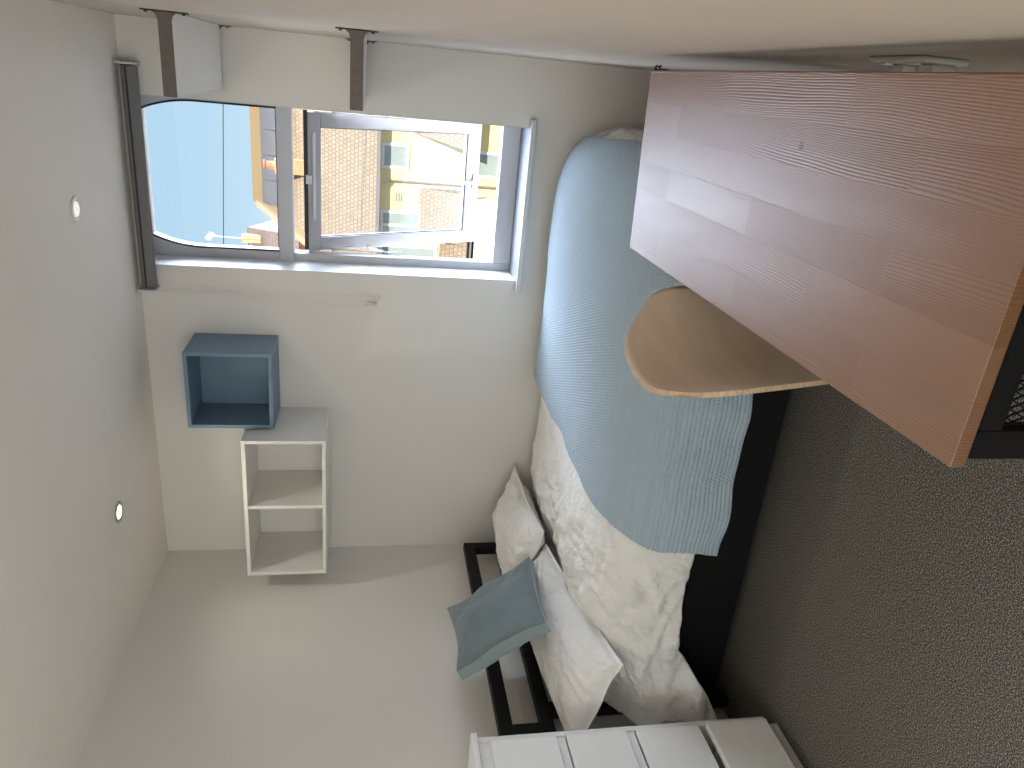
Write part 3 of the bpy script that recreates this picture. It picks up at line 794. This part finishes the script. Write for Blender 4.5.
# ================================================================ DESK
TD = 0.022
dk = thing('desk', 'desk with brown glued-wood top and black mesh metal side, along right wall', 'desk', (-0.16, 1.33, 0))
top = [(-0.391, 0.697, 0.74), (0.062, 0.697, 0.74), (0.062, 1.995, 0.74), (-0.395, 1.955, 0.74)]
bm = prism(B(), top, (0, 0, -TD)); o = obj('desk_top', bm, M['wood'], dk, bevel=0.0025)
zt = 0.74 - TD
for yy in (0.707, 1.84):
    bm = B()
    box(bm, -0.385, -0.345, yy, yy + 0.03, 0, zt); box(bm, 0.018, 0.058, yy, yy + 0.03, 0, zt)
    box(bm, -0.345, 0.018, yy, yy + 0.03, zt - 0.045, zt); box(bm, -0.345, 0.018, yy, yy + 0.03, 0.06, 0.10)
    obj('end_frame', bm, M['black'], dk, bevel=0.002)
obj('rail', bx(0.03, 0.055, 0.737, 1.84, zt - 0.04, zt), M['black'], dk, bevel=0.002)
obj('rail', bx(-0.37, -0.345, 0.737, 1.84, zt - 0.02, zt), M['black'], dk, bevel=0.002)
# expanded-metal mesh filling the near end frame
def mesh_panel(yy):
    bm = B(); X0, X1, Z0, Z1 = -0.345, 0.018, 0.10, zt - 0.045
    cw, ch = 0.012, 0.026
    ni, nj = int((X1 - X0) / cw), int((Z1 - Z0) / ch)
    for j in range(nj):
        for i in range(ni):
            xm, zm = X0 + (i + 0.5) * cw, Z0 + (j + 0.5) * ch
            if xm + cw / 2 > X1 or zm + ch / 2 > Z1: continue
            for sx, sz in ((1, 1), (1, -1), (-1, 1), (-1, -1)):
                bar(bm, (xm + sx * cw / 2, yy, zm), (xm, yy, zm + sz * ch / 2), 0.0022, 0.0022, (0, 1, 0))
    return bm
obj('mesh_panel', mesh_panel(0.722), M['black'], dk)
bm = B()
for yy in (1.962, 1.936): tube(bm, [(0.063, yy, 0.735), (0.069, yy, 0.741), (0.073, yy, 0.735)], 0.003, 8)
box(bm, 0.0625, 0.0655, 1.915, 1.985, 0.722, 0.737)
obj('fixing_clip', bm, M['black'], dk)

# ================================================================ CHAIR
ch = thing('desk_chair', 'light plywood chair with rounded backrest, pushed in at the desk', 'chair', (-0.38, 1.42, 0))
yc, hw = 1.415, 0.212
def back_point(a, b):
    """a across (-1 near, 1 far), b up (0 bottom, 1 top)"""
    zz = 0.50 + 0.385 * b
    w = hw * (0.86 + 0.14 * b)
    # superellipse outline keeps the corners round
    return a, b, zz, w
def backrest():
    n, m_ = 40, 34
    th = 0.011
    bm = B()
    # boundary-conforming disc map of a rounded rectangle
    rows = []
    for s in (0, 1):
        G = []
        for i in range(n + 1):
            R = []
            for j in range(m_ + 1):
                a = -1 + 2 * i / n; b = -1 + 2 * j / m_
                # squircle mapping
                k = 2.0
                fx_ = a * (1 - 0.5 * abs(b) ** 5 * 0.60); fz_ = b * (1 - 0.5 * abs(a) ** 4 * 0.52)
                wv = hw * (1.0 + 0.02 * fz_)
                y = yc + fx_ * wv
                z = 0.665 + fz_ * 0.222
                a_ = fx_ * wv
                x = -0.540 - 0.14 * (z - 0.85) + 1.45 * a_ * a_ + 0.20 * a_ + s * (-th)
                R.append(bm.verts.new((x, y, z)))
            G.append(R)
        rows.append(G)
    F, K = rows
    for i in range(n):
        for j in range(m_):
            f1 = bm.faces.new((F[i][j], F[i + 1][j], F[i + 1][j + 1], F[i][j + 1])); f1.smooth = True
            f2 = bm.faces.new((K[i][j], K[i][j + 1], K[i + 1][j + 1], K[i + 1][j])); f2.smooth = True
    rim = [(i, 0) for i in range(n + 1)] + [(n, j) for j in range(1, m_ + 1)] + [(i, m_) for i in range(n - 1, -1, -1)] + [(0, j) for j in range(m_ - 1, 0, -1)]
    for q in range(len(rim)):
        a, b = rim[q], rim[(q + 1) % len(rim)]
        fc = bm.faces.new((F[a[0]][a[1]], F[b[0]][b[1]], K[b[0]][b[1]], K[a[0]][a[1]])); fc.material_index = 1
    return bm
o = obj('backrest', backrest(), [M['ply'], M['ply_edge']], ch)
bm = B()
n = 24
pts = []
for k in range(n):
    t = 2 * math.pi * k / n; c_, s_ = math.cos(t), math.sin(t)
    pts.append((-0.28 + 0.20 * math.copysign(abs(c_) ** 0.6, c_), yc + 0.205 * math.copysign(abs(s_) ** 0.6, s_), 0.445))
prism(bm, pts, (0, 0, 0.012)); obj('seat', bm, M['ply'], ch, bevel=0.003)
for sx, sy in ((-1, -1), (-1, 1), (1, -1), (1, 1)):
    bm = tube(B(), [(-0.30 + sx * 0.13, yc + sy * 0.13, 0.443), (-0.30 + sx * 0.165, yc + sy * 0.19, 0.0)], 0.010, 12)
    obj('leg', bm, M['black'], ch, smooth=False)
for sy in (-1, 1):
    bm = tube(B(), [(-0.42, yc + sy * 0.07, 0.440), (-0.50, yc + sy * 0.07, 0.445), (-0.528, yc + sy * 0.07, 0.47), (-0.535, yc + sy * 0.07, 0.60)], 0.008, 10)
    obj('back_support', bm, M['black'], ch)

# ================================================================ OUTSIDE
g = bx(-60, 60, 3.62, 140, -4.2, -4.0); o = struct('ground', g, M['ground'])
hs = thing('house', 'yellow rendered house with brown tiled roof, seen through the casement', 'house', (-5, 30, -4))
HX0, HX1 = -8.05, 3.0
obj('wall', bx(HX0, HX1, 30.0, 38.0, -4.0, 1.25), M['yellow'], hs)
# hipped roof slopes: eaves y=29.6 z=1.2, ridge y=34 z=6.15
ez, rz, ey, ry = 1.22, 6.15, 29.6, 34.0
bm = B()
v = [bm.verts.new(p) for p in ((HX0 - 0.4, ey, ez), (HX1, ey, ez), (HX1, ry, rz), (-5.75, ry, rz), (HX0 - 0.4, 38.4, ez), (HX1, 38.4, ez))]
bm.faces.new((v[0], v[1], v[2], v[3])); bm.faces.new((v[4], v[0], v[3])); bm.faces.new((v[5], v[4], v[3], v[2])); bm.faces.new((v[1], v[5], v[2])); bm.faces.new((v[0], v[4], v[5], v[1]))
o = obj('roof', bm, M['tiles'], hs); uv_planar(o, lambda c: c.x, lambda c: c.z * 1.35)
bm = bar(B(), (-5.75, ry, rz + 0.04), (HX1, ry, rz + 0.04), 0.36, 0.42); bar(bm, (HX0 - 0.4, ey, ez + 0.05), (-5.75, ry, rz + 0.05), 0.40, 0.30)
o = obj('ridge_tiles', bm, M['ridge'], hs); uv_planar(o, lambda c: c.x + 0.5, lambda c: c.z * 0)
# solar panels lying on the front slope
sl = (Vector((0, ry, rz)) - Vector((0, ey, ez))).normalized(); nr = Vector((0, -sl.z, sl.y))
def roof_pt(x, s, off): return Vector((x, ey, ez)) + sl * s + nr * off
RL = (Vector((0, ry, rz)) - Vector((0, ey, ez))).length
for k in range(4):
    xa = -1.70 - k * 1.02
    bm = prism(B(), [roof_pt(xa, RL - 2.05, 0.08), roof_pt(xa - 1.0, RL - 2.05, 0.08), roof_pt(xa - 1.0, RL - 0.35, 0.08), roof_pt(xa, RL - 0.35, 0.08)], nr * 0.05)
    sp = obj('solar_panel', bm, M['solar'], hs)
# chimney with pot in front of the panels
chx, chy = -3.98, 32.3
bm = bx(chx - 0.29, chx + 0.29, chy - 0.29, chy + 0.29, 3.6, 5.25); box(bm, chx - 0.33, chx + 0.33, chy - 0.33, chy + 0.33, 5.08, 5.2)
cm = obj('chimney', bm, M['brick'], hs); uv_planar(cm, lambda c: c.x + c.y, lambda c: c.z)
bm = lathe(B(), [(0.20, 0), (0.16, 0.1), (0.15, 0.35), (0.20, 0.40), (0.20, 0.46)], (chx, chy, 5.25), 20); obj('chimney_pot', bm, M['pot'], cm)
bm = B(); bar(bm, (HX0 - 0.4, ey - 0.06, ez - 0.05), (HX1, ey - 0.06, ez - 0.05), 0.14, 0.13); obj('gutter', bm, M['pipe'], hs)
bm = tube(B(), [(-3.95, 29.5, ez - 0.1), (-3.95, 29.7, 0.85), (-3.95, 29.9, 0.65), (-3.95, 29.9, -2.3), (-3.95, 29.9, -4.0)], 0.05, 8); obj('downpipe', bm, M['pipe'], hs)
def house_window(x0, x1, z0, z1, n, yw=30.0):
    bm = B(); fw_ = 0.11
    box(bm, x0, x1, yw - 0.06, yw - 0.001, z0, z0 + fw_); box(bm, x0, x1, yw - 0.06, yw - 0.001, z1 - fw_, z1)
    for k in range(n + 1):
        xx = x0 + (x1 - x0 - fw_) * k / n; box(bm, xx, xx + fw_, yw - 0.06, yw - 0.001, z0 + fw_, z1 - fw_)
    f = obj('window', bm, M['ext_white'], hs)
    obj('pane', bx(x0 + 0.05, x1 - 0.05, yw - 0.03, yw - 0.001, z0 + 0.05, z1 - 0.05), M['ext_glass'], f)
house_window(-3.5, -2.55, 0.0, 1.05, 1)
house_window(-6.25, -5.1, -0.55, 1.05, 2)
house_window(-7.6, -6.45, -1.25, 1.05, 2)
house_window(-3.62, -2.6, -3.6, -2.62, 1)
# small air vent
bm = B()
for k in range(3): box(bm, -4.75, -4.40, 29.97, 29.999, 0.22 + k * 0.10, 0.26 + k * 0.10)
obj('air_vent', bm, M['pipe'], hs)
# porch and lean-to roofs on the front of the yellow wall
bm = B()
prism(bm, [(-6.1, 29.99, -0.45), (-6.1, 28.6, -2.3), (-6.1, 29.99, -2.3)], (1.95, 0, 0))
prism(bm, [(-7.9, 29.99, -1.35), (-7.9, 28.6, -2.3), (-7.9, 29.99, -2.3)], (1.8, 0, 0))
o = obj('lean_to_roof', bm, M['tiles'], hs); uv_planar(o, lambda c: c.x, lambda c: c.z * 1.4)
bm = B(); v = [bm.verts.new(p) for p in ((-2.05, 29.99, 0.1), (-0.2, 29.99, 0.1), (-0.2, 28.7, -2.0), (-2.5, 28.7, -2.0), (-0.2, 29.99, -2.0), (-2.5, 29.99, -2.0))]
for f_ in ((0, 1, 2, 3), (3, 2, 4, 5), (0, 3, 5), (1, 4, 2), (0, 5, 4, 1)): bm.faces.new([v[i] for i in f_])
o = obj('porch_roof', bm, M['tiles'], hs); uv_planar(o, lambda c: c.x, lambda c: c.z * 1.4)
bm = B(); box(bm, -7.5, -4.3, 28.8, 29.99, -4.0, -2.6); obj('lean_to_wall', bm, M['ext_white'], hs)
bm = B()
for z in (-2.30, -2.45): bar(bm, (-7.6, 28.72, z), (-3.9, 28.72, z), 0.1, 0.06)
bar(bm, (-3.9, 29.9, -2.35), (-1.2, 29.9, -2.35), 0.09, 0.08); obj('lean_to_gutter', bm, M['pipe'], hs)

nb = thing('house', 'far house with red-brown roof below the television antenna', 'house', (-10, 44, -4))
bm = bx(-16.0, -9.75, 44, 52, -4, 5.6); o = obj('wall', bm, M['brick'], nb); uv_planar(o, lambda c: c.x + c.y, lambda c: c.z)
bm = B(); v = [bm.verts.new(p) for p in ((-16.4, 43.6, 5.4), (-9.2, 43.6, 5.4), (-9.75, 48, 8.9), (-16.4, 48, 8.9), (-9.2, 52.4, 5.4), (-16.4, 52.4, 5.4))]
for f_ in ((0, 1, 2, 3), (3, 2, 4, 5), (1, 4, 2), (0, 3, 5), (0, 5, 4, 1)): bm.faces.new([v[i] for i in f_])
o = obj('roof', bm, M['tiles_dark'], nb); uv_planar(o, lambda c: c.x, lambda c: c.z * 1.4)
bm = bx(-10.45, -10.0, 46.8, 47.2, 7.6, 9.05); o = obj('chimney', bm, M['ridge'], nb); uv_planar(o, lambda c: c.x + c.y, lambda c: c.z)
an = thing('television_antenna', 'white television antenna on a mast above the far house', 'antenna', (-10.2, 46.9, 9.05))
bm = tube(B(), [(-10.22, 46.9, 9.05), (-10.18, 46.9, 10.8)], 0.035, 6); obj('mast', bm, M['ext_white'], an)
bm = B()
bar(bm, (-10.36, 46.8, 11.0), (-10.0, 46.9, 10.72), 0.05, 0.05)
for k in range(5):
    p = Vector((-10.36, 46.8, 11.0)).lerp(Vector((-10.0, 46.9, 10.72)), k / 4)
    bar(bm, p + Vector((-0.08, 0, -0.17)), p + Vector((0.08, 0, 0.17)), 0.028, 0.028, (0, 1, 0))
obj('aerial', bm, M['ext_white'], an)
bm = B(); pts = []
for k in range(21):
    t = k / 20; xx = -16 + 20 * t; pts.append((xx, 25, 6.08 - 0.050 * (xx + 5.8)))
tube(bm, pts, 0.016, 6)
o = obj('overhead_cable', bm, M['dark'], None); tag(o, 'thin dark overhead cable crossing the sky in the arched pane', 'cable')
